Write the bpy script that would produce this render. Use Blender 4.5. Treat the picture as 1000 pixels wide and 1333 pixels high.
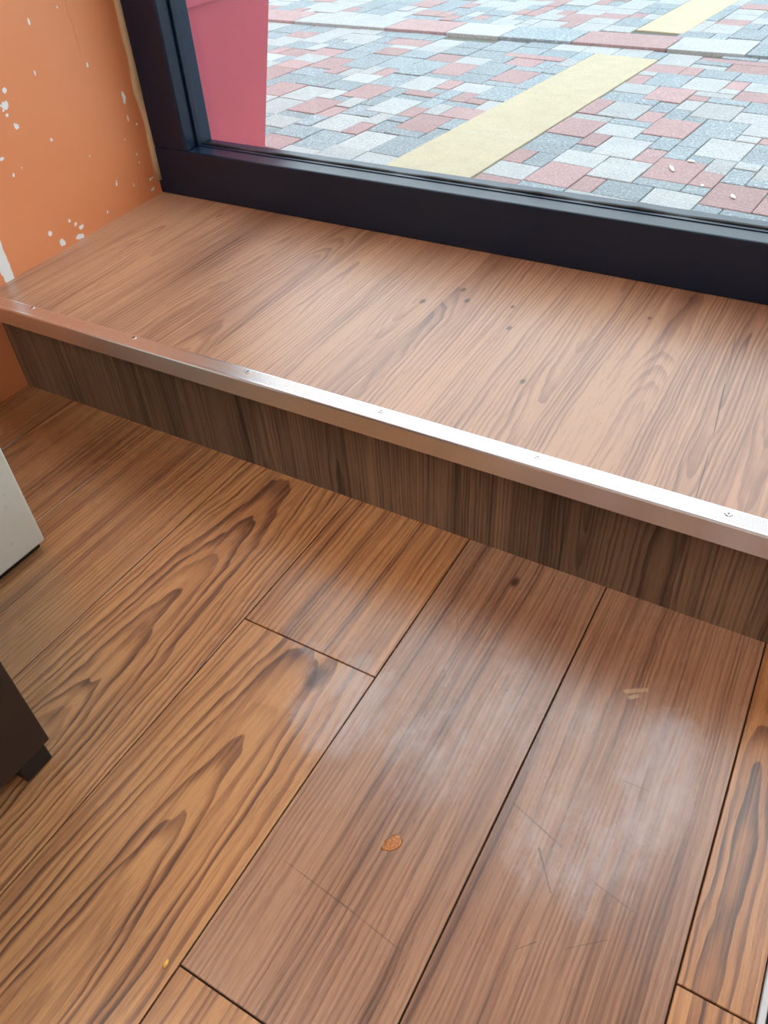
import bpy, bmesh, math, random
from mathutils import Matrix, Vector

for o in list(bpy.data.objects):
    bpy.data.objects.remove(o, do_unlink=True)
scene = bpy.context.scene
COL = scene.collection

# ------------------------------------------------------------------ camera
cam_d = bpy.data.cameras.new('camera')
cam = bpy.data.objects.new('camera', cam_d)
COL.objects.link(cam)
Rm = Matrix(((0.86692219, -0.30473591, 0.39443876),
             (0.49608897, 0.60433692, -0.62343613),
             (-0.04839053, 0.73614734, 0.67508922)))
M4 = Rm.to_4x4()
M4.translation = Vector((0.4930, -0.6913, 0.7434))
cam.matrix_world = M4
cam_d.sensor_fit = 'HORIZONTAL'
cam_d.sensor_width = 36.0
cam_d.lens = 36.0 * 1007.8 / 1000.0
cam_d.clip_start = 0.02
scene.camera = cam

# ------------------------------------------------------------------ world: bright overcast sky
world = bpy.data.worlds.new('overcast_sky')
scene.world = world
world.use_nodes = True
wn = world.node_tree
wn.nodes.clear()
wo = wn.nodes.new('ShaderNodeOutputWorld')
wb = wn.nodes.new('ShaderNodeBackground')
wb.inputs[0].default_value = (0.85, 0.94, 1.0, 1)
wb.inputs[1].default_value = 2.9
wn.links.new(wb.outputs[0], wo.inputs[0])

# ------------------------------------------------------------------ exposure
vs = scene.view_settings
vs.view_transform = 'Standard'
vs.look = 'None'
vs.exposure = 0.10
vs.gamma = 1.0
vs.use_curve_mapping = False
LAMP = 19.0              # emission strength of the added, unseen ceiling panels

W = 0.19                 # floor plank width
H = 0.179                # step height
YF = 0.464               # inner face of the window frame
YG = 0.512               # glass plane

camp = Vector((0.4930, -0.6913, 0.7434))
def floor_pt(u, v, z=0.0):
    d = Rm @ Vector((u - 500, 666.5 - v, -1007.8))
    k = (z - camp.z) / d.z
    return camp + d * k

# ------------------------------------------------------------------ node helpers
class G:
    """tiny expression builder for shader nodes"""
    def __init__(s, name):
        s.m = bpy.data.materials.new(name)
        s.m.use_nodes = True
        s.t = s.m.node_tree
        s.t.nodes.clear()
        s.out = s.t.nodes.new('ShaderNodeOutputMaterial')
        s._pos = None
    def n(s, typ, **kw):
        nd = s.t.nodes.new(typ)
        for k, v in kw.items():
            setattr(nd, k, v)
        return nd
    def put(s, sock, v):
        if hasattr(v, 'is_linked') or isinstance(v, bpy.types.NodeSocket):
            s.t.links.new(v, sock)
        elif isinstance(v, (tuple, list)):
            if sock.type == 'RGBA' and len(v) == 3:
                v = (*v, 1)
            sock.default_value = v
        else:
            sock.default_value = v
    def mth(s, op, a, b=0.0, c=0.0, clamp=False):
        nd = s.n('ShaderNodeMath', operation=op, use_clamp=clamp)
        s.put(nd.inputs[0], a); s.put(nd.inputs[1], b); s.put(nd.inputs[2], c)
        return nd.outputs[0]
    def add(s, a, b): return s.mth('ADD', a, b)
    def sub(s, a, b): return s.mth('SUBTRACT', a, b)
    def mul(s, a, b): return s.mth('MULTIPLY', a, b)
    def mad(s, a, b, c): return s.mth('MULTIPLY_ADD', a, b, c)
    def vec(s, x, y, z):
        nd = s.n('ShaderNodeCombineXYZ')
        s.put(nd.inputs[0], x); s.put(nd.inputs[1], y); s.put(nd.inputs[2], z)
        return nd.outputs[0]
    def pos(s):
        if s._pos is None:
            g = s.n('ShaderNodeNewGeometry')
            sp = s.n('ShaderNodeSeparateXYZ')
            s.t.links.new(g.outputs['Position'], sp.inputs[0])
            s._pos = sp.outputs
            s.posv = g.outputs['Position']
        return s._pos
    def noise(s, v, scale=1.0, detail=2.0, rough=0.5, dist=0.0):
        nd = s.n('ShaderNodeTexNoise')
        s.put(nd.inputs['Vector'], v)
        nd.inputs['Scale'].default_value = scale
        nd.inputs['Detail'].default_value = detail
        nd.inputs['Roughness'].default_value = rough
        nd.inputs['Distortion'].default_value = dist
        return nd.outputs['Fac']
    def step(s, v, a, b, lo=0.0, hi=1.0):
        nd = s.n('ShaderNodeMapRange', interpolation_type='SMOOTHSTEP')
        s.put(nd.inputs[0], v)
        nd.inputs[1].default_value = a; nd.inputs[2].default_value = b
        nd.inputs[3].default_value = lo; nd.inputs[4].default_value = hi
        return nd.outputs[0]
    def mix(s, f, a, b, mode='MIX'):
        nd = s.n('ShaderNodeMix', data_type='RGBA', blend_type=mode)
        s.put(nd.inputs[0], f); s.put(nd.inputs[6], a); s.put(nd.inputs[7], b)
        return nd.outputs[2]
    def bump(s, h, strength=0.3, dist=0.001):
        nd = s.n('ShaderNodeBump')
        nd.inputs['Strength'].default_value = strength
        nd.inputs['Distance'].default_value = dist
        s.put(nd.inputs['Height'], h)
        return nd.outputs[0]
    def surf(s, color, rough=0.5, normal=None, metal=0.0, spec=0.5, **kw):
        b = s.n('ShaderNodeBsdfPrincipled')
        s.put(b.inputs['Base Color'], color)
        s.put(b.inputs['Roughness'], rough)
        s.put(b.inputs['Metallic'], metal)
        s.put(b.inputs['Specular IOR Level'], spec)
        if normal is not None: s.put(b.inputs['Normal'], normal)
        for k, v in kw.items(): s.put(b.inputs[k], v)
        s.t.links.new(b.outputs[0], s.out.inputs[0])
        return s.m

def lin(r, g, b):
    f = lambda c: (c / 255 / 12.92) if c / 255 <= 0.04045 else ((c / 255 + 0.055) / 1.055) ** 2.4
    return (f(r), f(g), f(b))

# ------------------------------------------------------------------ wood
WEAR_HAZE = [(0.18, -0.30, 0.09, 0.10, 0.95), (0.315, -0.21, 0.10, 0.10, 0.55), (0.28, -0.30, 0.09, 0.10, 0.7), (0.10, -0.235, 0.07, 0.05, 0.6),
        (0.505, -0.225, 0.06, 0.12, 1.05), (0.46, -0.33, 0.10, 0.10, 0.7), (0.40, -0.22, 0.07, 0.12, 0.55)]  # whitish scuff and glare-haze patches painted on the floor
def seg(u0, v0, u1, v1, wd, amt, col, z=0.0):
    a, b = floor_pt(u0, v0, z), floor_pt(u1, v1, z)
    return ((a.x, a.y), (b.x, b.y), wd, amt, col)
DK = (70, 50, 42)
SCRATCH = [seg(779, 886, 784, 904, 0.0009, 0.7, DK), seg(702, 1105, 717, 1162, 0.0012, 0.5, DK), seg(668, 1045, 732, 1103, 0.0007, 0.5, DK),
           seg(806, 1014, 846, 1030, 0.0008, 0.5, DK), seg(775, 1150, 832, 1192, 0.0008, 0.4, DK), seg(672, 1236, 698, 1226, 0.0009, 0.6, DK),
           seg(815, 900, 842, 898, 0.0035, 0.5, (222, 190, 150)), seg(820, 908, 830, 906, 0.0030, 0.5, (226, 196, 160)), seg(736, 1235, 790, 1224, 0.0007, 0.4, DK)]
SCRATCH5 = [seg(370, 1120, 450, 1180, 0.0008, 0.5, DK), seg(450, 1180, 525, 1240, 0.0008, 0.5, DK), seg(596, 800, 594, 850, 0.0006, 0.4, DK),
            seg(659, 898, 661, 899, 0.0022, 0.6, (60, 50, 46)), seg(552, 933, 556, 925, 0.0008, 0.6, DK), seg(622, 1133, 623, 1134, 0.002, 0.7, (60, 62, 54))]
def wood(name, x0, y0, pith=0.0, slope=0.05, yc=0.0, depth=0.0, ring=210.0, seed=0.0, wob=0.012,
         light=(186, 122, 72), mid=(150, 92, 54), dark=(84, 50, 31), ring_amt=0.8, rough=0.30,
         along='Y', strips=None, tlo=(0.9, 0.9, 0.9), thi=(1.10, 1.08, 1.06), spec=0.5, knots=(), streak=0.5, scuff_haze=False, zig=0.55, big_amt=0.8, bigs=(7.0, 2.5), tint=1.0, marks=()):
    """flat-sawn board: growth rings are distances from a pith line that slopes through the board"""
    g = G(name)
    P = g.pos()
    x = g.sub(P[0], x0)
    y = g.sub(P[1] if along == 'Y' else P[2], y0)
    tone = None
    if strips:
        k = g.mth('FLOOR', g.mth('DIVIDE', x, strips))
        wnz = g.n('ShaderNodeTexWhiteNoise', noise_dimensions='1D')
        g.put(wnz.inputs['W'], g.add(k, seed))
        tone = wnz.outputs['Value']
        wn2 = g.n('ShaderNodeTexWhiteNoise', noise_dimensions='1D')
        g.put(wn2.inputs['W'], g.add(k, seed + 31.7))
        tone2 = wn2.outputs['Value']
        loc = g.sub(g.sub(x, g.mul(k, strips)), strips * 0.5)
        x_r = g.add(loc, g.mul(g.sub(tone2, 0.5), strips * 1.5))
        y_r = g.add(y, g.mad(tone, 1.4, -0.7))
        sd = g.mul(tone, 40.0)
    else:
        x_r, y_r, sd = x, y, seed
    # slow wander of the rings
    w1 = g.noise(g.vec(g.mul(x_r, 9.0), g.mul(y_r, 2.2), sd), 1.0, 2.0, 0.5)
    w2 = g.noise(g.vec(g.mul(x_r, 30.0), g.mul(y_r, 11.0), g.add(sd, 7.0)), 1.0, 2.0, 0.55)
    w3 = g.noise(g.vec(g.mul(x_r, 5.0), g.mul(y_r, 3.5), g.add(sd, 17.0)), 1.0, 1.0, 0.5)
    u = g.add(g.sub(x_r, pith), g.mad(w1, wob * 2, -wob))
    v = g.add(g.mul(g.sub(y_r, yc), slope), g.add(g.mad(w3, wob * 1.6, depth - wob * 0.8), 0.0))
    r = g.mth('SQRT', g.add(g.mul(u, u), g.mul(v, v)))
    r = g.add(r, g.mad(w2, wob * zig, 0.0))
    rr = g.mul(r, ring)
    # uneven ring width
    rr = g.add(rr, g.mul(g.noise(g.vec(g.mul(r, 42.0), sd, 0.0), 1.0, 1.0), 2.6))
    fr = g.mth('FRACT', rr)
    late = g.mul(g.step(fr, 0.30, 0.90), g.step(fr, 0.93, 1.0, 1.0, 0.0))
    idx = g.mth('FLOOR', rr)
    wr = g.n('ShaderNodeTexWhiteNoise', noise_dimensions='1D')
    g.put(wr.inputs['W'], g.add(idx, sd))
    late = g.mul(late, g.mad(wr.outputs['Value'], 0.75, 0.25))
    # fibres and pores
    fib = g.noise(g.vec(g.mul(x, 520.0), g.mul(y, 9.0), g.add(sd, 3.0)), 1.0, 3.0, 0.6)
    strk = g.noise(g.vec(g.mul(x, 70.0), g.mul(y, 1.6), g.add(sd, 9.0)), 1.0, 3.0, 0.6)
    pore = g.noise(g.vec(g.mul(x, 900.0), g.mul(y, 45.0), g.add(sd, 5.0)), 1.0, 2.0, 0.5)
    big = g.noise(g.vec(g.mul(x, bigs[0]), g.mul(y, bigs[1]), g.add(sd, 11.0)), 1.0, 2.0, 0.5)
    a = g.add(g.mul(late, ring_amt), g.mul(g.step(strk, 0.42, 0.78), streak))
    a = g.add(a, g.mul(g.sub(fib, 0.5), 1.0))
    a = g.add(a, g.mul(g.sub(big, 0.5), big_amt))
    a = g.mth('ADD', a, 0.08, clamp=True)
    rmp = g.n('ShaderNodeValToRGB')
    cr = rmp.color_ramp
    cr.elements[0].position = 0.0; cr.elements[0].color = (*lin(*light), 1)
    cr.elements[1].position = 1.0; cr.elements[1].color = (*lin(*dark), 1)
    e = cr.elements.new(0.42); e.color = (*lin(*mid), 1)
    g.put(rmp.inputs[0], a)
    c = rmp.outputs[0]
    c = g.mix(g.step(pore, 0.60, 0.74, 0.0, 0.45), c, lin(*dark))
    if tint != 1.0:
        c = g.mix(1.0, c, (tint, tint, tint), 'MULTIPLY')
    if strips:
        c = g.mix(1.0, c, g.mix(tone2, tlo, thi), 'MULTIPLY')
    for (kx, ky, kr) in knots:
        dx = g.mul(g.sub(P[0], kx), 1.0 / kr)
        dy = g.mul(g.sub(P[1] if along == 'Y' else P[2], ky), 0.55 / kr)
        d = g.mth('SQRT', g.add(g.mul(dx, dx), g.mul(dy, dy)))
        d = g.add(d, g.mad(w2, 0.8, -0.4))
        c = g.mix(g.step(d, 0.2, 1.0, 0.85, 0.0), c, lin(60, 38, 26))
    rg = g.mad(g.noise(g.vec(g.mul(P[0], 9.0), g.mul(P[1], 7.0), g.mul(P[2], 9.0)), 1.0, 3.0, 0.6), 0.16, rough - 0.08)
    rg = g.add(rg, g.mul(g.sub(fib, 0.5), 0.08))
    hgt = g.add(g.mul(fib, 0.5), g.mul(pore, -0.5))
    if scuff_haze:
        # whitish scuff film with window glare haze painted into the colour, in ragged patches
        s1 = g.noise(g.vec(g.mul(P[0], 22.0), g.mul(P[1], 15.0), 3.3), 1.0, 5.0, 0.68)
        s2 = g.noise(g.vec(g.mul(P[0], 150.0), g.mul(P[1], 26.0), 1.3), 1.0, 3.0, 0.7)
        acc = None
        for (wx, wy, wrx, wry, amt) in WEAR_HAZE:
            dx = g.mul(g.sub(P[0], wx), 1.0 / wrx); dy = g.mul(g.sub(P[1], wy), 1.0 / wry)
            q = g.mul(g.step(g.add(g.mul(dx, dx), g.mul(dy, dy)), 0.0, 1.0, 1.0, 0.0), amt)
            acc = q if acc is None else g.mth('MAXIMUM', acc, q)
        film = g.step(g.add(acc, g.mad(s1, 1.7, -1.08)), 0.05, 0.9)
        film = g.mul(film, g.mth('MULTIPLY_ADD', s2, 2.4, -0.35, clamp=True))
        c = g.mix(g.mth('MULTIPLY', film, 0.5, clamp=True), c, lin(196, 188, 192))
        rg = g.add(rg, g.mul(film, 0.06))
    for (p0, p1, wd, amt, col) in marks:
        L2 = (p1[0] - p0[0]) ** 2 + (p1[1] - p0[1]) ** 2
        ax, ay = g.sub(P[0], p0[0]), g.sub(P[1], p0[1])
        t = g.mth('ADD', g.mul(ax, (p1[0] - p0[0]) / L2), g.mul(ay, (p1[1] - p0[1]) / L2), clamp=True)
        ex_, ey_ = g.sub(ax, g.mul(t, p1[0] - p0[0])), g.sub(ay, g.mul(t, p1[1] - p0[1]))
        d = g.mth('SQRT', g.add(g.mul(ex_, ex_), g.mul(ey_, ey_)))
        d = g.add(d, g.mad(w2, 0.003, -0.0015))
        c = g.mix(g.step(g.mth('ABSOLUTE', d), wd * 0.4, wd, amt, 0.0), c, lin(*col))
    nrm = g.bump(hgt, 0.16, 0.0006)
    return g.surf(c, rg, nrm, spec=spec)

# ------------------------------------------------------------------ other materials
def mat_plain(name, col, rough=0.5, metal=0.0, var=0.08, scale=30.0, bump=0.0, spec=0.5):
    g = G(name)
    P = g.pos()
    n = g.noise(g.posv, scale, 3.0, 0.6)
    c = g.mix(n, tuple(max(0, k * (1 - var)) for k in lin(*col)), tuple(min(1, k * (1 + var)) for k in lin(*col)))
    nm = g.bump(n, bump, 0.002) if bump else None
    return g.surf(c, g.mad(n, 0.12, rough - 0.06), nm, metal=metal, spec=spec)

def mat_orange_wall():
    g = G('orange_wall_paint')
    P = g.pos()
    n1 = g.noise(g.posv, 5.0, 3.0, 0.55)
    n2 = g.noise(g.posv, 160.0, 3.0, 0.6)
    n3 = g.noise(g.posv, 75.0, 2.0, 0.5)
    c = g.mix(n1, lin(222, 138, 90), lin(230, 152, 106))
    chips = [(.256, .516, 3, 7), (.354, .435, 3, 5), (.165, .441, 5, 5), (.155, .421, 9, 9), (.155, .408, 3, 3),
             (.164, .389, 7, 6), (.422, .366, 5, 14), (.419, .331, 2.5, 7), (.419, .267, 3, 5), (.42, .251, 2, 3),
             (.346, .237, 4, 8), (.39, .218, 2.5, 8), (.439, .194, 8, 5), (.442, .214, 9, 4), (.304, .198, 3, 4),
             (.209, .219, 4, 5), (.221, .208, 4, 5), (.23, .199, 9, 6), (.222, .184, 14, 5), (.159, .215, 5, 5),
             (.178, .191, 8, 7), (.227, .35, 3, 4), (.128, .326, 4, 4), (.148, .33, 2, 3), (.116, .354, 7, 3),
             (.439, .315, 3, 3), (.323, .524, 2.5, 4), (.236, .449, 2, 4), (.398, .300, 1.5, 3), (.30, .30, 1.3, 2),
             (.02, .46, 6, 12), (-.03, .40, 8, 9), (.08, .56, 5, 8), (.29, .62, 4, 7), (-.05, .62, 5, 9)]
    jit = g.mad(n3, 2.0, -1.0)
    jit2 = g.mad(n2, 1.0, -0.5)
    acc = None
    for (cy, cz, ry, rz) in chips:
        dy = g.mul(g.sub(P[1], cy), 1000.0 / ry)
        dz = g.mul(g.sub(P[2], cz), 1000.0 / rz)
        d = g.mth('SQRT', g.add(g.mul(dy, dy), g.mul(dz, dz)))
        acc = d if acc is None else g.mth('MINIMUM', acc, d)
    d = g.add(acc, g.add(g.mul(jit, 1.0), jit2))
    m = g.step(d, 0.55, 0.75, 1.0, 0.0)
    # bare vertical strip where the paint has come away
    e1 = g.add(P[1], g.mad(n3, 0.004, -0.002))
    wav = g.noise(g.vec(0.0, 4.0, g.mul(P[2], 26.0)), 1.0, 2.0, 0.6)
    e2 = g.sub(P[1], g.mad(wav, 0.036, 0.018))
    band = g.mul(g.step(e1, 0.056, 0.0575, 1.0, 0.0), g.step(e2, -0.001, 0.001))
    m = g.mth('MAXIMUM', m, band)
    c = g.mix(m, c, lin(236, 238, 240))
    # hairline crack
    lx = g.add(g.sub(P[1], 0.345), g.mad(g.noise(g.vec(1.0, 2.0, g.mul(P[2], 30.0)), 1.0, 3.0), 0.02, -0.01))
    crack = g.mul(g.step(g.mth('ABSOLUTE', lx), 0.0003, 0.0010, 1.0, 0.0), g.step(P[2], 0.44, 0.47))
    c = g.mix(g.mul(crack, 0.35), c, lin(130, 70, 40))
    h = g.sub(g.mul(n2, 0.25), m)
    return g.surf(c, 0.42, g.bump(h, 0.35, 0.001), spec=0.4)

def mat_granite(name, base, speck_l, speck_d, amt=0.6):
    g = G(name)
    g.pos()
    oi = g.n('ShaderNodeObjectInfo')
    n1 = g.noise(g.posv, 120.0, 3.0, 0.65)
    n2 = g.noise(g.posv, 190.0, 3.0, 0.65)
    n3 = g.noise(g.posv, 14.0, 3.0, 0.6)
    c = lin(*base)
    c = g.mix(g.step(n1, 0.50, 0.66, 0.0, amt), c, lin(*speck_l))
    c = g.mix(g.step(n2, 0.53, 0.66, 0.0, amt), c, lin(*speck_d))
    c = g.mix(1.0, c, g.mix(n3, (0.86, 0.87, 0.88), (1.12, 1.12, 1.12)), 'MULTIPLY')
    c = g.mix(1.0, c, g.mix(oi.outputs['Random'], (0.88, 0.88, 0.88), (1.10, 1.10, 1.10)), 'MULTIPLY')
    return g.surf(c, 0.8, g.bump(g.add(n1, n2), 0.5, 0.002), spec=0.3)

def mat_glass():
    g = G('window_glass')
    tr = g.n('ShaderNodeBsdfTransparent'); tr.inputs[0].default_value = (0.94, 0.97, 0.97, 1)
    gl = g.n('ShaderNodeBsdfGlossy'); gl.inputs['Roughness'].default_value = 0.0
    lw = g.n('ShaderNodeLayerWeight'); lw.inputs['Blend'].default_value = 0.5
    fz = g.mad(g.mth('POWER', lw.outputs['Facing'], 5.0), 0.96, 0.035)      # Schlick reflectance, same on both faces
    mx = g.n('ShaderNodeMixShader')
    g.t.links.new(fz, mx.inputs[0])
    g.t.links.new(tr.outputs[0], mx.inputs[1]); g.t.links.new(gl.outputs[0], mx.inputs[2])
    g.t.links.new(mx.outputs[0], g.out.inputs[0])
    return g.m

def mat_alu():
    g = G('brushed_aluminium')
    P = g.pos()
    n = g.noise(g.vec(g.mul(P[0], 6.0), g.mul(P[1], 900.0), g.mul(P[2], 900.0)), 1.0, 3.0, 0.6)
    big = g.noise(g.posv, 60.0, 3.0, 0.6)
    c = g.mix(n, (0.76, 0.79, 0.84), (0.80, 0.83, 0.87))
    c = g.mix(g.step(big, 0.66, 0.78, 0.0, 0.1), c, (0.65, 0.65, 0.66))
    return g.surf(c, 0.27, None, metal=1.0)

def mat_emit(name, col, strength):
    g = G(name)
    e = g.n('ShaderNodeEmission')
    e.inputs[0].default_value = (*col, 1); e.inputs[1].default_value = strength
    g.t.links.new(e.outputs[0], g.out.inputs[0])
    return g.m

def mat_black_frame():
    g = G('black_window_paint')
    g.pos()
    n = g.noise(g.posv, 40.0, 4.0, 0.6)
    sp = g.noise(g.posv, 210.0, 2.0, 0.6)
    c = g.mix(n, lin(3, 22, 44), lin(8, 31, 58))
    c = g.mix(g.step(sp, 0.76, 0.80, 0.0, 0.5), c, lin(120, 118, 112))
    return g.surf(c, g.mad(n, 0.14, 0.24), g.bump(n, 0.06, 0.002), spec=0.45)

def mat_cream():
    g = G('cream_white_paint')
    g.pos()
    n = g.noise(g.posv, 38.0, 4.0, 0.65)
    n2 = g.noise(g.posv, 120.0, 2.0, 0.6)
    c = g.mix(n, lin(214, 214, 202), lin(226, 227, 218))
    c = g.mix(g.mul(g.step(n, 0.56, 0.72), g.step(n2, 0.50, 0.66, 0.0, 0.55)), c, lin(120, 116, 104))
    return g.surf(c, 0.45, g.bump(n2, 0.05, 0.001))

M = {}
M['frame'] = mat_black_frame()
M['wall'] = mat_orange_wall()
M['glass'] = mat_glass()
M['alu'] = mat_alu()
M['cream'] = mat_cream()
M['screw'] = mat_plain('screw_steel', (205, 205, 205), 0.3, 1.0)
M['hole'] = mat_plain('screw_recess', (30, 30, 32), 0.6)
M['sealant'] = mat_plain('aged_sealant', (186, 160, 128), 0.6, var=0.2, scale=60, bump=0.4)
M['plaster'] = mat_plain('white_ceiling_paint', (236, 234, 228), 0.8)
M['orange_plain'] = mat_plain('orange_room_paint', (216, 116, 62), 0.5, scale=5)
M['subfloor'] = mat_plain('dark_joint_dirt', (46, 34, 27), 0.85, var=0.3, scale=90)
M['gasket'] = mat_plain('black_gasket', (22, 24, 28), 0.5)
M['darkwood'] = mat_plain('espresso_laminate', (40, 31, 28), 0.42, var=0.12, scale=12)
M['blackfoot'] = mat_plain('black_plastic', (20, 20, 22), 0.5, var=0.3, scale=200, bump=0.2)
M['mat'] = mat_plain('black_carpet_mat', (22, 23, 25), 0.95, var=0.6, scale=420, bump=0.9)
M['edge'] = mat_plain('white_metal_edge', (206, 208, 212), 0.4, 0.3)
M['red'] = mat_plain('red_planter_paint', (182, 76, 94), 0.5, var=0.10, scale=9)
M['soil'] = mat_plain('potting_soil', (60, 44, 34), 0.95, var=0.4, scale=90, bump=0.6)
M['pave_r'] = mat_granite('red_paver', (164, 136, 136), (190, 166, 165), (132, 104, 104), 0.65)
M['pave_l'] = mat_granite('light_grey_paver', (168, 170, 171), (192, 193, 192), (122, 126, 130), 0.75)
M['pave_b'] = mat_granite('blue_grey_paver', (138, 149, 155), (184, 189, 191), (92, 100, 108), 0.9)
M['pave_y'] = mat_granite('yellow_line_paver', (186, 175, 150), (194, 184, 160), (160, 147, 120), 0.5)
M['joint'] = mat_plain('sandy_joint', (100, 102, 94), 0.95, var=0.35, scale=120, bump=0.5)
M['asphalt'] = mat_plain('street_surface', (128, 130, 132), 0.95, var=0.15, scale=50)
M['petal'] = mat_plain('white_litter', (240, 240, 236), 0.7)
M['stain'] = mat_plain('amber_spill', (176, 106, 38), 0.12, var=0.35, scale=260, bump=0.6, spec=0.8)
M['crumb'] = mat_plain('yellow_crumb', (226, 178, 84), 0.8, var=0.2, scale=300)
M['lamp'] = mat_emit('lamp_diffuser', (1.0, 0.93, 0.84), LAMP)
M['lampbody'] = mat_plain('lamp_housing', (225, 225, 222), 0.5)

# ------------------------------------------------------------------ mesh helpers
def link(o, parent=None):
    COL.objects.link(o)
    if parent is not None:
        o.parent = parent
    return o

def mobj(name, bm, mat, parent=None, smooth=False):
    me = bpy.data.meshes.new(name)
    bm.normal_update()
    bm.to_mesh(me); bm.free()
    me.materials.append(mat)
    if smooth:
        for p in me.polygons: p.use_smooth = True
    return link(bpy.data.objects.new(name, me), parent)

def empty(name, loc=(0, 0, 0), parent=None):
    o = bpy.data.objects.new(name, None)
    o.location = loc
    o.empty_display_size = 0.05
    return link(o, parent)

def tag(o, label=None, cat=None, group=None, kind=None):
    if label: o['label'] = label
    if cat: o['category'] = cat
    if group: o['group'] = group
    if kind: o['kind'] = kind
    return o

def box_bm(x0, x1, y0, y1, z0, z1, bev=0.0, seg=1, bm=None):
    own = bm is None
    if own: bm = bmesh.new()
    r = bmesh.ops.create_cube(bm, size=1.0)
    for v in r['verts']:
        v.co = Vector(((x0 + x1) / 2 + v.co.x * (x1 - x0), (y0 + y1) / 2 + v.co.y * (y1 - y0), (z0 + z1) / 2 + v.co.z * (z1 - z0)))
    if bev > 0:
        es = list({e for v in r['verts'] for e in v.link_edges})
        bmesh.ops.bevel(bm, geom=es, offset=bev, segments=seg, affect='EDGES', profile=0.5)
    return bm

def box(name, x0, x1, y0, y1, z0, z1, mat, parent=None, bev=0.0, seg=1):
    return mobj(name, box_bm(x0, x1, y0, y1, z0, z1, bev, seg), mat, parent)

def prism(name, pts, axis, a0, a1, mat, parent=None, bev=0.0):
    """extrude a 2-D outline along an axis; pts are the two other coordinates in order"""
    bm = bmesh.new()
    def co(p, a):
        return {'X': (a, p[0], p[1]), 'Y': (p[0], a, p[1]), 'Z': (p[0], p[1], a)}[axis]
    A = [bm.verts.new(co(p, a0)) for p in pts]
    B = [bm.verts.new(co(p, a1)) for p in pts]
    n = len(pts)
    for i in range(n):
        bm.faces.new((A[i], A[(i + 1) % n], B[(i + 1) % n], B[i]))
    bm.faces.new(A[::-1]); bm.faces.new(B)
    bmesh.ops.recalc_face_normals(bm, faces=bm.faces)
    if bev: bmesh.ops.bevel(bm, geom=list(bm.edges), offset=bev, segments=1, affect='EDGES')
    return mobj(name, bm, mat, parent)

def blob(name, pts, z0, h, mat, parent=None):
    """low dome over an irregular outline (spills, crumbs, petals)"""
    bm = bmesh.new()
    cx = sum(p[0] for p in pts) / len(pts); cy = sum(p[1] for p in pts) / len(pts)
    rings = []
    for k, (f, zz) in enumerate(((1.0, 0.0), (0.86, 0.7), (0.5, 1.0))):
        rings.append([bm.verts.new((cx + (p[0] - cx) * f, cy + (p[1] - cy) * f, z0 + h * zz)) for p in pts])
    n = len(pts)
    for a, b in zip(rings, rings[1:]):
        for i in range(n): bm.faces.new((a[i], a[(i + 1) % n], b[(i + 1) % n], b[i]))
    bm.faces.new(rings[-1]); bm.faces.new(rings[0][::-1])
    bmesh.ops.recalc_face_normals(bm, faces=bm.faces)
    return mobj(name, bm, mat, parent, smooth=True)

# ================================================================== FLOOR
floor = empty('floor')
tag(floor, 'glossy wood-look plank floor below the window step', kind='structure')
RX = 2.6; BY = -3.6; CZ = 2.65
LX = -0.685
box('subfloor', LX - 0.2, RX, BY, 0.012, -0.10, -0.0032, M['subfloor'], floor)

GAP = 0.0017
# column: (x0, x1 in plank widths, [joint y in plank widths])
L1 = dict(light=(198, 146, 98), mid=(168, 118, 80), dark=(98, 66, 50))
cols = [
    (-3.90, -3, [-5.6, -11.9], dict(pith=-0.02, slope=0.06, yc=-0.9, ring=120, ring_amt=0.6, tint=0.8)),
    (-3, -2, [-4.4, -10.7], dict(pith=0.03, slope=0.05, yc=-0.55, ring=110, ring_amt=0.6, tint=0.88)),
    (-2, -1, [-7.0, -13.3], dict(pith=0.24, slope=0.02, yc=-0.6, ring=150, ring_amt=0.45, streak=0.45, tint=0.93)),
    (-1, 0, [-5.3, -11.6], dict(pith=0.085, slope=0.085, yc=-0.86, ring=140, ring_amt=0.85, zig=0.9, tint=1.04)),
    (0, 1, [-1.339, -7.6, -13.9], dict()),
    (1, 2, [-3.141, -9.4, -15.7], dict()),
    (2, 3, [-6.2, -12.5], dict(light=(176, 136, 108), mid=(148, 109, 86), dark=(96, 69, 58), pith=-0.28, slope=0.015, yc=-0.4, ring=190, ring_amt=0.42, streak=0.62)),
    (3, 3.333, [-2.12, -8.4, -14.7], dict()),
]
x = 1.44
while x < RX - 0.03:
    cols.append((x / W, min(x + W, RX) / W, [-2.0 - (x * 7.7) % 4, -8.3 - (x * 7.7) % 4, -14.6 - (x * 7.7) % 4], dict(ring=170, pith=0.2)))
    x += W
special = {
    (4, 0): dict(pith=0.30, slope=0.02, yc=-0.2, ring=140, ring_amt=0.6, streak=0.75, seed=3.1),
    (4, 1): dict(pith=0.10, slope=0.10, yc=-0.80, ring=120, ring_amt=0.8, zig=0.8, seed=8.4, knots=[(0.13, -0.285, 0.016)]),
    (5, 0): dict(light=(176, 136, 108), mid=(148, 109, 86), dark=(92, 66, 55), pith=-0.25, slope=0.015, yc=-0.3, ring=170, ring_amt=0.45, streak=0.65, seed=5.5, knots=[(0.275, -0.045, 0.007)]),
    (5, 1): dict(pith=0.09, slope=0.03, yc=-0.9, ring=150, ring_amt=0.6, seed=6.5),
    (7, 0): dict(pith=0.02, slope=0.05, yc=-0.41, ring=110, ring_amt=0.75, wob=0.02, streak=0.5, seed=9.9),
    (7, 1): dict(pith=0.03, slope=0.05, yc=-0.6, ring=140, ring_amt=1.0, streak=0.9, seed=2.2),
}
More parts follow.
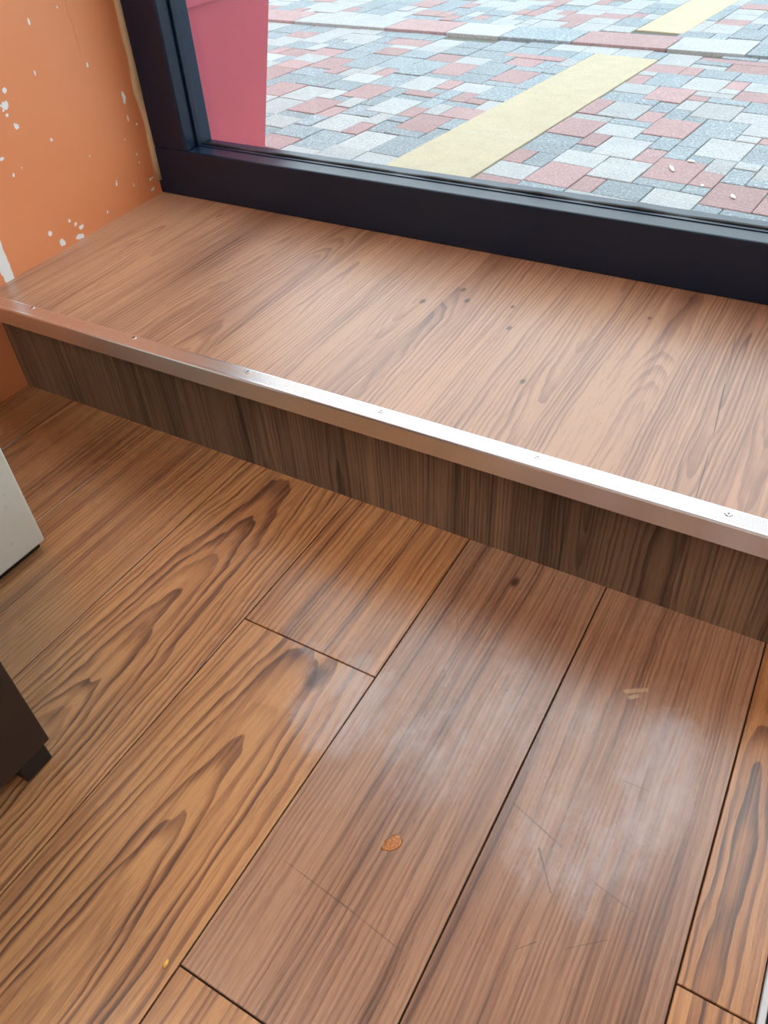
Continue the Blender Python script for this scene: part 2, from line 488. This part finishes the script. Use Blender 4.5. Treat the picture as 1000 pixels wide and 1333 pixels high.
for ci, (c0, c1, joints, prm) in enumerate(cols):
    ys = [0.012 / W] + joints + [BY / W]
    for ri in range(len(ys) - 1):
        if ys[ri + 1] < BY / W - 0.01 or ys[ri] < BY / W:
            continue
        kw = dict(L1); kw.update(prm); kw.setdefault('seed', ci * 4.37 + ri * 1.9 + 0.6)
        kw.update(special.get((ci, ri), {}))
        m = wood('vinyl_plank_%d_%d' % (ci, ri), c0 * W, 0.0, scuff_haze=(4 <= ci <= 7), marks={5: SCRATCH5, 6: SCRATCH}.get(ci, ()) if ri == 0 else (), spec=0.95, rough=0.27, **kw)
        xa, xb = c0 * W + GAP / 2, c1 * W - GAP / 2
        ya, yb = ys[ri + 1] * W + GAP / 2, ys[ri] * W - GAP / 2
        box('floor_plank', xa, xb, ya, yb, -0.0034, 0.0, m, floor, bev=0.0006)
# floor beyond the right hand mat is closed by the mat recess
box('recess_base', 3.333 * W, 1.44, BY, 0.012, -0.02, -0.004, M['subfloor'], floor)

# ================================================================== STEP UNDER THE WINDOW
step = empty('window_step', (0, 0, 0))
tag(step, 'raised wood-look step running under the black-framed window', kind='structure')
CR = (58, 40, 34)
tread_m = wood('tread_vinyl', -0.7, 0.0, slope=0.05, yc=0.05, pith=0.0, ring=170, seed=12.3, strips=0.118, wob=0.014,
               light=(187, 146, 117), mid=(156, 116, 94), dark=(104, 75, 64), ring_amt=0.55, streak=0.30, rough=0.34, big_amt=1.35, bigs=(13.0, 1.5), spec=0.8, tlo=(0.95, 0.95, 0.95), thi=(1.05, 1.04, 1.03),
               marks=[seg(958, 440, 944, 500, 0.0007, 0.5, CR, H), seg(944, 500, 926, 580, 0.0009, 0.8, CR, H), seg(926, 580, 905, 652, 0.0009, 0.7, CR, H)],
               knots=[(0.04, 0.30, 0.006), (0.02, 0.33, 0.005), (-0.02, 0.27, 0.006), (0.13, 0.25, 0.005), (0.11, 0.31, 0.004), (0.20, 0.13, 0.005), (0.30, 0.36, 0.004)])
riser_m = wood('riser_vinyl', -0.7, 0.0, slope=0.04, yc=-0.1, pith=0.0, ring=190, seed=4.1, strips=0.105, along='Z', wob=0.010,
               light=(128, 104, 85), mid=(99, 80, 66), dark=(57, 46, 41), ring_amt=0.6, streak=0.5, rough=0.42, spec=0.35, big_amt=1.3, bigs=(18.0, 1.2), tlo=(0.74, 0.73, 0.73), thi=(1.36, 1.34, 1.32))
box('tread', LX - 0.06, RX, -0.004, YF + 0.03, H - 0.022, H, tread_m, step)
box('riser', LX - 0.06, RX, 0.0, 0.018, 0.0, H - 0.022, riser_m, step)
box('step_core', LX - 0.06, RX, 0.018, YF + 0.08, -0.08, H - 0.022, M['subfloor'], step)

# ------------------------------------------------------------------ aluminium nosing with ribs and screws
nos = empty('stair_nosing', (0, -0.016, H))
tag(nos, 'ribbed silver aluminium nosing screwed along the step edge', 'edge trim')
prof = []
yb, yfr = -0.003, -0.0305
zt = H + 0.0022
prof.append((yb, H)); prof.append((yb - 0.0008, zt))
nr = 8
for k in range(nr):
    a = yb - 0.0035 - k * 0.0024
    prof += [(a, zt), (a - 0.0007, zt - 0.0005), (a - 0.0013, zt - 0.0005), (a - 0.0018, zt)]
prof += [(yfr + 0.0022, zt), (yfr + 0.0008, zt - 0.0006), (yfr, zt - 0.0022), (yfr, H - 0.0265), (yfr + 0.002, H - 0.0265), (yfr + 0.002, H - 0.0225), (yb - 0.002, H - 0.0225), (yb - 0.002, H)]
prof = [(a + 0.016, b - H) for a, b in prof]
prism('profile', prof, 'X', LX + 0.005, RX, M['alu'], nos)
for i, sx in enumerate((-0.5715, -0.3532, -0.1421, 0.0688, 0.2766, 0.4868, 0.70, 0.91)):
    sy = -0.0085 - 0.0009 * i
    bm = bmesh.new()
    bmesh.ops.create_cone(bm, cap_ends=True, segments=20, radius1=0.0044, radius2=0.0034, depth=0.0012)
    bmesh.ops.translate(bm, verts=bm.verts, vec=(sx, sy + 0.016, 0.0024))
    sc = mobj('screw', bm, M['screw'], nos)
    bm = bmesh.new()
    box_bm(sx - 0.0018, sx + 0.0018, sy + 0.0156, sy + 0.0164, 0.00285, 0.0031, bm=bm)
    box_bm(sx - 0.0004, sx + 0.0004, sy + 0.0142, sy + 0.0178, 0.00285, 0.0031, bm=bm)
    mobj('cross_slot', bm, M['hole'], sc)

# ================================================================== WALLS
ang = math.atan2(-0.722 - LX, YF)
def wall_x(y): return LX + (-0.722 - LX) * y / YF
bm = bmesh.new()
ya, yb2 = BY, 0.545
pts = [(LX, ya), (LX, 0.0), (wall_x(yb2), yb2), (wall_x(yb2) - 0.15, yb2), (LX - 0.19, ya)]
bm.free()
wl = prism('wall_left', pts, 'Z', -0.05, CZ, M['wall'])
tag(wl, 'orange painted side wall with chipped white spots', kind='structure')
# the window wall: sill below, strip above
wf = empty('wall_front'); tag(wf, 'orange wall around the shop window', kind='structure')
box('lintel', -0.88, RX, YF, 0.62, 2.30, CZ, M['orange_plain'], wf)
box('sill_base', -0.73, RX, YF + 0.081, 0.60, -0.08, 0.16, M['plaster'], wf)
box('facade', -3.2, -0.885, 0.40, 0.545, -0.08, CZ, M['orange_plain'], wf)
box('right_pier', 2.30, RX, YF, 0.62, H, 2.30, M['orange_plain'], wf)
wr = box('wall_right', RX, RX + 0.12, BY, 0.62, -0.05, CZ, M['plaster']); tag(wr, 'white wall on the far right of the room', kind='structure')
wb_ = box('wall_back', LX - 0.4, RX + 0.12, BY - 0.12, BY, -0.05, CZ, M['plaster']); tag(wb_, 'white wall at the back of the room', kind='structure')
ce = box('ceiling', LX - 0.4, RX + 0.12, BY - 0.12, 0.62, CZ, CZ + 0.1, M['plaster']); tag(ce, 'white ceiling of the shop', kind='structure')

# ================================================================== WINDOW
win = empty('window_1', (0, YF, H)); tag(win, 'large black-framed shop window standing on the step', kind='structure')
def wb(name, x0, x1, y0, y1, z0, z1, mat, bev=0.002, seg=2, parent=None):
    o = mobj(name, box_bm(x0, x1, y0 - YF, y1 - YF, z0 - H, z1 - H, bev, seg), mat, win if parent is None else parent)
    return o
XL = -0.724; XO = -0.633; ZO = 0.268; ZT = 2.30; XM = 1.22; XR = 2.30
wb('bottom_rail', XL, XR, YF, YF + 0.08, H, ZO, M['frame'], 0.003)
wb('left_jamb', XL, XO, YF + 0.0004, YF + 0.08, ZO - 0.001, ZT - 0.08, M['frame'], 0.003)
wb('top_rail', XL, XR, YF, YF + 0.08, ZT - 0.08, ZT, M['frame'], 0.003)
wb('mullion', XM, XM + 0.08, YF + 0.0004, YF + 0.08, ZO - 0.001, ZT - 0.08, M['frame'], 0.003)
wb('right_jamb', XR - 0.08, XR, YF + 0.0004, YF + 0.08, ZO - 0.001, ZT - 0.08, M['frame'], 0.003)
for (a, b) in ((XO, XM), (XM + 0.08, XR - 0.08)):
    pane = wb('pane', a, b, YG, YG + 0.005, ZO, ZT - 0.08, M['glass'], 0.0)
    # glazing beads with a small step, inside the opening
    wb('bottom_bead', a + 0.006, b - 0.006, YG - 0.012, YG - 0.0005, ZO - 0.0005, ZO + 0.0014, M['frame'], 0.0006)
    wb('side_bead', a - 0.0005, a + 0.005, YG - 0.016, YG - 0.0005, ZO, ZT - 0.08, M['frame'], 0.0012)
    wb('side_bead', b - 0.008, b + 0.0005, YG - 0.018, YG - 0.0005, ZO, ZT - 0.08, M['frame'], 0.0012)
    wb('top_bead', a + 0.008, b - 0.008, YG - 0.018, YG - 0.0005, ZT - 0.086, ZT - 0.0795, M['frame'], 0.0012)
    # wavy black sealant line against the glass
    bm = bmesh.new(); random.seed(5)
    n = 80; rows = []
    for i in range(n + 1):
        xx = a + 0.004 + (b - a - 0.008) * i / n
        hh = ZO + 0.0032 + 0.0014 * math.sin(i * 0.9) * random.random() - H
        yy = YG - YF
        rows.append([bm.verts.new(c) for c in ((xx, yy - 0.0045, ZO + 0.0008 - H), (xx, yy - 0.003, hh), (xx, yy - 0.0002, hh + 0.0012), (xx, yy - 0.0002, ZO + 0.0008 - H))])
    for p, q in zip(rows, rows[1:]):
        for k in range(4): bm.faces.new((p[k], p[(k + 1) % 4], q[(k + 1) % 4], q[k]))
    bmesh.ops.recalc_face_normals(bm, faces=bm.faces)
    mobj('glazing_gasket', bm, M['gasket'], win, smooth=True)
# uneven old sealant between the side wall and the frame
bm = bmesh.new(); random.seed(9); rows = []
for i in range(70):
    z = 0.215 + i * 0.03 if i else 0.205
    wv = 0.0055 + 0.003 * math.sin(i * 1.7) * random.random() + (0.004 if i in (5, 6) else 0)
    xw = wall_x(YF - 0.004) - 0.004
    rows.append([bm.verts.new(c) for c in ((xw - 0.006, 0.006, z - H), (xw + 0.002, -wv * 1.5, z - H), (xw + 0.0085, -wv, z - H), (xw + 0.0135, 0.003, z - H))])
for p, q in zip(rows, rows[1:]):
    for k in range(4): bm.faces.new((p[k], p[(k + 1) % 4], q[(k + 1) % 4], q[k]))
bm.faces.new(rows[0]); bm.faces.new(rows[-1])
bmesh.ops.recalc_face_normals(bm, faces=bm.faces)
mobj('sealant_bead', bm, M['sealant'], win, smooth=True)

# ================================================================== OUTSIDE PAVING
TH = math.radians(-5.5)
EX = Vector((math.cos(TH), math.sin(TH))); EY = Vector((-EX.y, EX.x)); O2 = Vector((0.0, 1.3))
US, UT = 0.0625, 0.054
pav = empty('pavement', (0, 1.3, 0))
tag(pav, 'mixed red, pale grey and blue-grey paver pavement outside the window', kind='structure')
LIP = lambda x: 2.705 - 0.024 * (x + 0.65)
UPZ = 0.008
def ground_pt(s, t): return O2 + EX * s + EY * t
traced = [('r', 0, 2, 2, 3), ('r', 3, 0, 2, 3), ('l', 1, -1, 2, 2), ('r', 2, 2, 1, 2), ('r', -1, 4, 1, 2), ('l', -2, 1, 2, 2), ('r', 1, -2, 1, 1), ('r', 2, -2, 2, 1), ('l', 1, 6, 2, 3), ('r', -2, 8, 2, 3), ('r', -3, 10, 1, 2), ('l', -1, 12, 2, 3), ('l', -3, 4, 2, 3), ('l', -5, 10, 2, 3), ('l', -4, 7, 2, 2), ('l', 2, 10, 2, 2), ('r', 5, 0, 1, 2), ('l', 4, 4, 2, 2), ('r', -4, 14, 2, 3), ('r', -2, 15, 1, 1), ('r', -6, 10, 1, 3), ('r', 0, 16, 2, 2), ('r', -1, 18, 1, 2), ('r', -2, 22, 3, 2), ('r', -4, 24, 4, 1), ('l', -4, 22, 2, 1), ('l', -3, 17, 2, 3), ('l', -2, 16, 2, 1), ('r', -6, 20, 2, 2), ('r', -4, 20, 1, 2), ('r', -6, 17, 1, 2), ('l', -6, 15, 2, 2), ('r', -6, 6, 2, 3), ('r', -4, 5, 1, 2), ('r', -6, 1, 1, 2), ('b', -5, 1, 1, 2), ('r', -4, -1, 2, 3), ('r', -6, -3, 2, 2), ('r', -2, -1, 1, 2), ('l', -6, -1, 2, 2), ('l', -2, -4, 3, 3), ('b', -4, -3, 2, 2), ('b', 3, 3, 1, 2), ('r', 3, 9, 2, 1), ('b', 3, 6, 2, 3),
          ('r', -12, 6, 2, 2), ('r', -12, 9, 1, 1), ('r', -13, 14, 2, 3), ('r', -13, 3, 2, 3), ('r', -14, 5, 1, 2), ('r', -15, 1, 1, 2), ('r', -20, 3, 2, 3), ('r', -18, 3, 1, 2), ('r', -18, -3, 2, 2), ('r', -19, 7, 2, 3), ('r', -24, 5, 2, 3), ('r', -25, 12, 2, 3), ('r', -23, 11, 1, 2), ('r', -13, 9, 1, 2), ('r', -15, 11, 1, 2), ('r', -17, 14, 2, 3), ('l', -14, -1, 2, 3), ('l', -17, 1, 2, 3), ('l', -20, 0, 2, 2), ('l', -16, 5, 2, 3), ('l', -14, 11, 2, 2), ('l', -14, -3, 2, 2), ('r', -16, 9, 2, 1), ('r', -20, 12, 1, 2), ('r', -19, 17, 2, 2), ('r', -14, 18, 2, 2), ('r', -15, 20, 4, 1), ('r', -23, 17, 2, 2), ('r', -27, 8, 2, 3), ('r', -29, 14, 2, 2), ('r', -24, 20, 3, 2)]
occ = set(); pavers = []
def stripe_cell(x, y): return -10 <= x <= -7 and y <= 22
X0, X1, Y0, Y1 = -48, 22, -14, 26
def place(t, a, b, w, h):
    cells = [(x, y) for x in range(a, a + w) for y in range(b, b + h)]
    if any(c in occ or stripe_cell(*c) for c in cells): return False
    occ.update(cells); pavers.append((t, a, b, w, h)); return True
for p in traced: place(*p)
random.seed(21)
last = {}
for y in range(Y0, Y1):
    for x in range(X0, X1):
        if (x, y) in occ or stripe_cell(x, y): continue
        opts = [(2, 3), (2, 2), (2, 2), (2, 3)]
        random.shuffle(opts)
        opts += [(1, 2), (2, 1), (1, 1)]
        near_traced = -26 <= x <= 5 and -3 <= y <= 24
        for (w, h) in opts:
            if near_traced:
                t = random.choice('bbl') if w * h > 2 else random.choice('bbbl')
            else:
                t = random.choice('rlblb')
            if place(t, x, y, w, h): break
# far side of the lip: same mix, border row of long pavers along the lip
far = []
occ2 = set()
def stripe2(x, y): return -10 <= x <= -8
for y in range(0, 70):
    for x in range(-60, 34):
        if (x, y) in occ2 or stripe2(x, y): continue
        opts = [(2, 3), (2, 2), (2, 3), (2, 2), (1, 2)]
        random.shuffle(opts); opts += [(1, 2), (2, 1), (1, 1)]
        for (w, h) in opts:
            cells = [(i, j) for i in range(x, x + w) for j in range(y, y + h)]
            if any(c in occ2 or stripe2(*c) for c in cells): continue
            occ2.update(cells); far.append((random.choice('rlblb'), x, y, w, h)); break
mesh_cache = {}
PJ = 0.0028
def paver_mesh(t, w, h):
    k = (t, w, h)
    if k not in mesh_cache:
        sx, sy = w * US - PJ, h * UT - PJ
        bm = box_bm(-sx / 2, sx / 2, -sy / 2, sy / 2, -0.05, 0.0)
        top = [e for e in bm.edges if all(v.co.z > -0.001 for v in e.verts)]
        bmesh.ops.bevel(bm, geom=top, offset=0.0018, segments=1, affect='EDGES')
        me = bpy.data.meshes.new('paver'); bm.to_mesh(me); bm.free()
        me.materials.append(M['pave_' + t])
        mesh_cache[k] = me
    return mesh_cache[k]
Ri = Rm.transposed()
def in_view(p, m=30):
    q = Ri @ (Vector(p) - camp)
    if q.z > -0.05: return False
    u = 500 + 1007.8 * q.x / -q.z; v = 666.5 - 1007.8 * q.y / -q.z
    return 150 - m < u < 1000 + m and -m < v < 310 + m
items = []
for (t, a, b, w, h) in pavers:
    c = ground_pt((a + w / 2) * US, (b + h / 2) * UT)
    if c.y < 0.70 and not (c.y > 0.64): continue
    if c.y + h * UT / 2 > LIP(c.x) + 0.08: continue
    items.append((t, w, h, Vector((c.x, c.y, random.uniform(-0.0016, 0.0016))), TH))
UP_T0 = 1.25
for (t, a, b, w, h) in far:
    c = ground_pt((a + w / 2) * US, UP_T0 + (b + h / 2) * UT)
    if c.y + h * UT * 0.15 < LIP(c.x) + 0.20: continue
    items.append((t, w, h, Vector((c.x, c.y, UPZ + random.uniform(-0.0016, 0.0016))), TH))
items.sort(key=lambda i: (not in_view(i[3]), (i[3] - camp).length))
rest = bmesh.new(); nrest = 0
rest_mats = {'r': 0, 'l': 1, 'b': 2}
count = 0
for (t, w, h, c, a) in items:
    a += random.uniform(-0.012, 0.012)
    if count < 290 and in_view(c):
        o = link(bpy.data.objects.new('paver', paver_mesh(t, w, h)), pav)
        o.location = c - pav.location
        o.rotation_euler = (random.uniform(-.008, .008), random.uniform(-.008, .008), a)
        count += 1
    else:
        f0 = len(rest.faces)
        n0 = len(rest.verts)
        rest.from_mesh(paver_mesh(t, w, h))
        rest.verts.ensure_lookup_table(); rest.faces.ensure_lookup_table()
        mt = Matrix.Translation(c - pav.location) @ Matrix.Rotation(a, 4, 'Z')
        for v in rest.verts[n0:]: v.co = mt @ v.co
        for f in rest.faces[f0:]: f.material_index = rest_mats[t]
ro = mobj('paver_field', rest, M['pave_r'], pav)
ro.data.materials.append(M['pave_l']); ro.data.materials.append(M['pave_b'])
ro['kind'] = 'stuff'
# joint bed, lower and raised
def pquad(name, pts, z0, z1, mat):
    o = prism(name, [(p[0], p[1] - 1.3) for p in pts], 'Z', z0, z1, mat, pav)
    return o
pquad('joint_bed', [(-4.5, 0.60), (3.0, 0.60), (3.0, LIP(3.0) + 0.03), (-4.5, LIP(-4.5) + 0.03)], -0.08, -0.0048, M['joint'])
pquad('raised_bed', [(-5.5, LIP(-5.5) + 0.012), (4.0, LIP(4.0) + 0.012), (4.0, 7.5), (-5.5, 7.5)], -0.08, UPZ - 0.0048, M['joint'])
# long border pavers along the lip
bx = [-3.2, -2.75, -2.34, -2.0, -1.50, -1.20, -0.95, -0.64, -0.265, 0.02, 0.36, 0.70, 1.05, 1.4]
bt = 'lbrlrlbrlblrb'
for i in range(len(bx) - 1):
    a, b = bx[i] + 0.003, bx[i + 1] - 0.003
    sk = 0.015
    pp = [(a, LIP(a)), (b, LIP(b)), (b + sk, LIP(b) + 0.20), (a + sk, LIP(a) + 0.20)]
    o = prism('border_paver', [(p[0], p[1] - 1.3) for p in pp], 'Z', -0.05, UPZ + 0.0035, M['pave_' + bt[i]], pav, bev=0.002)
# yellow bay line in two runs
def slab(name, s0, s1, t0, t1, z0, z1, mat, skew=0.0):
    q = [ground_pt(s0, t0), ground_pt(s1, t0), ground_pt(s1 + skew, t1), ground_pt(s0 + skew, t1)]
    return prism(name, [(p.x, p.y - 1.3) for p in q], 'Z', z0, z1, mat, pav, bev=0.002)
ts = [-0.66, 1.238]
for k in range(len(ts) - 1):
    f = lambda t: -0.640 + 0.026 * (t + 0.15) / 1.38
    q = [ground_pt(-0.645, ts[k]), ground_pt(-0.380, ts[k]), ground_pt(-0.378, ts[k + 1]), ground_pt(-0.622, ts[k + 1])]
    prism('yellow_line_slab', [(p.x, p.y - 1.3) for p in q], 'Z', -0.05, 0.002, M['pave_y'], pav, bev=0.0015)
tu = [1.625, 3.3]
for k in range(len(tu) - 1):
    slab('yellow_line_slab', -0.620, -0.425, tu[k] + 0.0006, tu[k + 1] - 0.0006, -0.05, UPZ + 0.002, M['pave_y'])
street = box('street', -30, 30, 7.0, 40, -0.4, 0.0, M['asphalt']); tag(street, 'grey street beyond the paved bays', kind='structure')

# ================================================================== RED PLANTER OUTSIDE
pl = empty('red_planter', (-0.845, 0.715, 0.002))
tag(pl, 'tapered red planter box standing outside against the window', 'planter')
bm = bmesh.new()
PB, PT, PZ = 0.094, 0.148, 0.478
def ring(h, z):
    dy = 0.018 * z / 0.48
    return [bm.verts.new((sx * h - (0.22 if sx < 0 else 0), sy * h + dy, z)) for sx, sy in ((-1, -1), (1, -1), (1, 1), (-1, 1))]
R = [ring(PB, 0.0), ring(PT, PZ), ring(PT - 0.014, PZ), ring(PT - 0.018, PZ - 0.04)]
for a, b in zip(R, R[1:]):
    for i in range(4): bm.faces.new((a[i], a[(i + 1) % 4], b[(i + 1) % 4], b[i]))
bm.faces.new(R[0][::-1]); bm.faces.new(R[-1])
bmesh.ops.recalc_face_normals(bm, faces=bm.faces)
bmesh.ops.bevel(bm, geom=[e for e in bm.edges if abs(e.verts[0].co.z - e.verts[1].co.z) > 0.3], offset=0.004, segments=2, affect='EDGES')
mobj('pot', bm, M['red'], pl)
bm = bmesh.new()
rings = [ring(PT + 0.001, PZ - 0.004), ring(PT + 0.007, PZ - 0.004), ring(PT + 0.008, PZ + 0.028), ring(PT - 0.014, PZ + 0.028), ring(PT - 0.014, PZ - 0.004)]
for a, b in zip(rings, rings[1:] + rings[:1]):
    for i in range(4): bm.faces.new((a[i], a[(i + 1) % 4], b[(i + 1) % 4], b[i]))
bmesh.ops.recalc_face_normals(bm, faces=bm.faces)
mobj('rim', bm, M['red'], pl)
bm = bmesh.new(); random.seed(3)
bmesh.ops.create_grid(bm, x_segments=12, y_segments=12, size=0.5)
for v in bm.verts: v.co = Vector((v.co.x * 0.482 - 0.11, v.co.y * 0.262 + 0.018, 0.462 + random.uniform(-.006, .008)))
mobj('soil', bm, M['soil'], pl)

# ================================================================== CABINETS AT THE LEFT
wc = empty('white_cabinet', (-0.495, -0.385, 0.0))
tag(wc, 'scuffed cream-white cabinet just above the floor by the orange wall', 'cabinet')
def cb(par, name, x0, x1, y0, y1, z0, z1, mat, bev=0.0015, seg=2, parent=None):
    L = par.location
    return mobj(name, box_bm(x0 - L.x, x1 - L.x, y0 - L.y, y1 - L.y, z0 - L.z, z1 - L.z, bev, seg), mat, parent or par)
cb(wc, 'body', -0.665, -0.3265, -0.460, -0.2775, 0.012, 0.80, M['cream'], 0.003)
cb(wc, 'plinth', -0.655, -0.336, -0.452, -0.284, 0.0, 0.012, M['blackfoot'], 0.0)
cb(wc, 'top', -0.672, -0.322, -0.466, -0.272, 0.80, 0.825, M['cream'], 0.003)
dr = cb(wc, 'door', -0.650, -0.345, -0.474, -0.460, 0.04, 0.78, M['cream'], 0.002)
cb(wc, 'handle', -0.372, -0.360, -0.488, -0.474, 0.40, 0.52, M['screw'], 0.003, parent=dr)
bc = empty('dark_cabinet', (-0.26, -0.72, 0.0))
tag(bc, 'dark espresso low cabinet on small black feet', 'cabinet')
BX1 = -0.064; BY1 = -0.501
cb(bc, 'body', -0.46, BX1, -0.95, BY1, 0.030, 0.70, M['darkwood'], 0.0012)
cb(bc, 'top', -0.468, BX1 + 0.002, -0.958, BY1 + 0.002, 0.70, 0.72, M['darkwood'], 0.002)
for fx in (-0.448, BX1 - 0.033):
    for fy in (-0.935, BY1 - 0.040):
        ft = cb(bc, 'foot', fx, fx + 0.030, fy, fy + 0.034, 0.0, 0.030, M['blackfoot'], 0.002)
d1 = cb(bc, 'door', -0.452, -0.266, -0.966, -0.950, 0.045, 0.685, M['darkwood'], 0.0015)
cb(bc, 'handle', -0.285, -0.277, -0.985, -0.966, 0.20, 0.30, M['screw'], 0.002, parent=d1)
d2 = cb(bc, 'door', -0.260, BX1 - 0.008, -0.966, -0.950, 0.045, 0.685, M['darkwood'], 0.0015)
cb(bc, 'handle', -0.249, -0.241, -0.985, -0.966, 0.20, 0.30, M['screw'], 0.002, parent=d2)

# ================================================================== MAT AND FLOOR EDGE AT THE RIGHT
et = box('trim_1', 3.333 * W + 0.0005, 3.333 * W + 0.0065, BY + 0.01, -0.002, -0.004, 0.0012, M['edge'], bev=0.0008)
tag(et, 'thin white metal strip closing the plank floor beside the black mat', kind='structure')
mt = empty('entrance_mat', (1.03, -1.0, -0.004)); tag(mt, 'black carpet entrance mat sunk beside the plank floor', 'mat')
bm = bmesh.new(); random.seed(8)
bmesh.ops.create_grid(bm, x_segments=90, y_segments=160, size=0.5)
for v in bm.verts: v.co = Vector((v.co.x * 0.78, v.co.y * 1.95, 0.0035 + random.uniform(-0.0012, 0.0010)))
mobj('pile', bm, M['mat'], mt)
mobj('backing', box_bm(-0.393, 0.393, -0.98, 0.98, 0.0, 0.0022), M['blackfoot'], mt)

# ================================================================== SMALL THINGS ON THE FLOOR
bm = bmesh.new()
bmesh.ops.create_cone(bm, cap_ends=True, segments=24, radius1=0.012, radius2=0.009, depth=0.014)
bmesh.ops.translate(bm, verts=bm.verts, vec=(0, 0, 0.007))
bmesh.ops.bevel(bm, geom=[e for e in bm.edges if all(v.co.z > 0.01 for v in e.verts)], offset=0.003, segments=3, affect='EDGES')
rs = mobj('rubber_stopper', bm, M['blackfoot']); rs.location = (0.600, -0.092, 0)
tag(rs, 'small black rubber stopper on the narrow floor plank', 'stopper')

def irregular(cx, cy, rx, ry, a, seed, n=16, j=0.35):
    rnd = random.Random(seed); out = []
    for i in range(n):
        t = 2 * math.pi * i / n; k = 1 + rnd.uniform(-j, j)
        px, py = rx * k * math.cos(t), ry * k * math.sin(t)
        out.append((cx + px * math.cos(a) - py * math.sin(a), cy + px * math.sin(a) + py * math.cos(a)))
    return out
p = floor_pt(512, 1097)
st = blob('dried_spill', irregular(p.x, p.y, 0.0060, 0.0115, -0.45, 6), 0.0001, 0.0006, M['stain'])
tag(st, 'small dried amber-brown spill on the floor plank', 'spill')
p = floor_pt(217, 1254)
cr = blob('crumb', irregular(p.x, p.y, 0.0022, 0.0040, 0.2, 4, 10, 0.2), 0.0001, 0.0022, M['crumb'])
tag(cr, 'tiny yellow crumb on the floor beside a plank end joint', 'crumb')
PET = [(874, 220, 0.0045, 0.022, 0.45, 'longest white petal, lying slantwise on a large red paver'),
       (954, 257, 0.006, 0.013, 0.45, 'white petal on the red paver beside the small red paver'),
       (900, 211, 0.011, 0.006, 0.0, 'broad white petal where a red paver meets a blue-grey one'),
       (914, 243, 0.004, 0.006, 0.2, 'tiniest white petal, on a small red paver')]
for i, (u, v, rx, ry, a, lab) in enumerate(PET):
    p = floor_pt(u, v)
    o = blob('petal', irregular(p.x, p.y, rx, ry, a, 30 + i, 12, 0.2), 0.0022, 0.0028, M['petal'])
    tag(o, lab, 'petal', 'white petals on the pavers')

# ================================================================== CEILING LIGHTS, UNSEEN, ADDED TO BRIGHTEN THE ROOM
for i, (lx, ly) in enumerate(((-0.36, -1.02), (1.7, -2.0))):
    lp = empty('ceiling_light', (lx, ly, CZ))
    tag(lp, ['square white ceiling light panel nearer the orange side wall', 'square white ceiling light panel farther from the orange side wall'][i], 'ceiling light', 'ceiling light panels')
    mobj('housing', box_bm(-0.32, 0.32, -0.32, 0.32, -0.035, 0.0, 0.004), M['lampbody'], lp)
    mobj('diffuser', box_bm(-0.29, 0.29, -0.29, 0.29, -0.040, -0.0345), M['lamp'], lp)
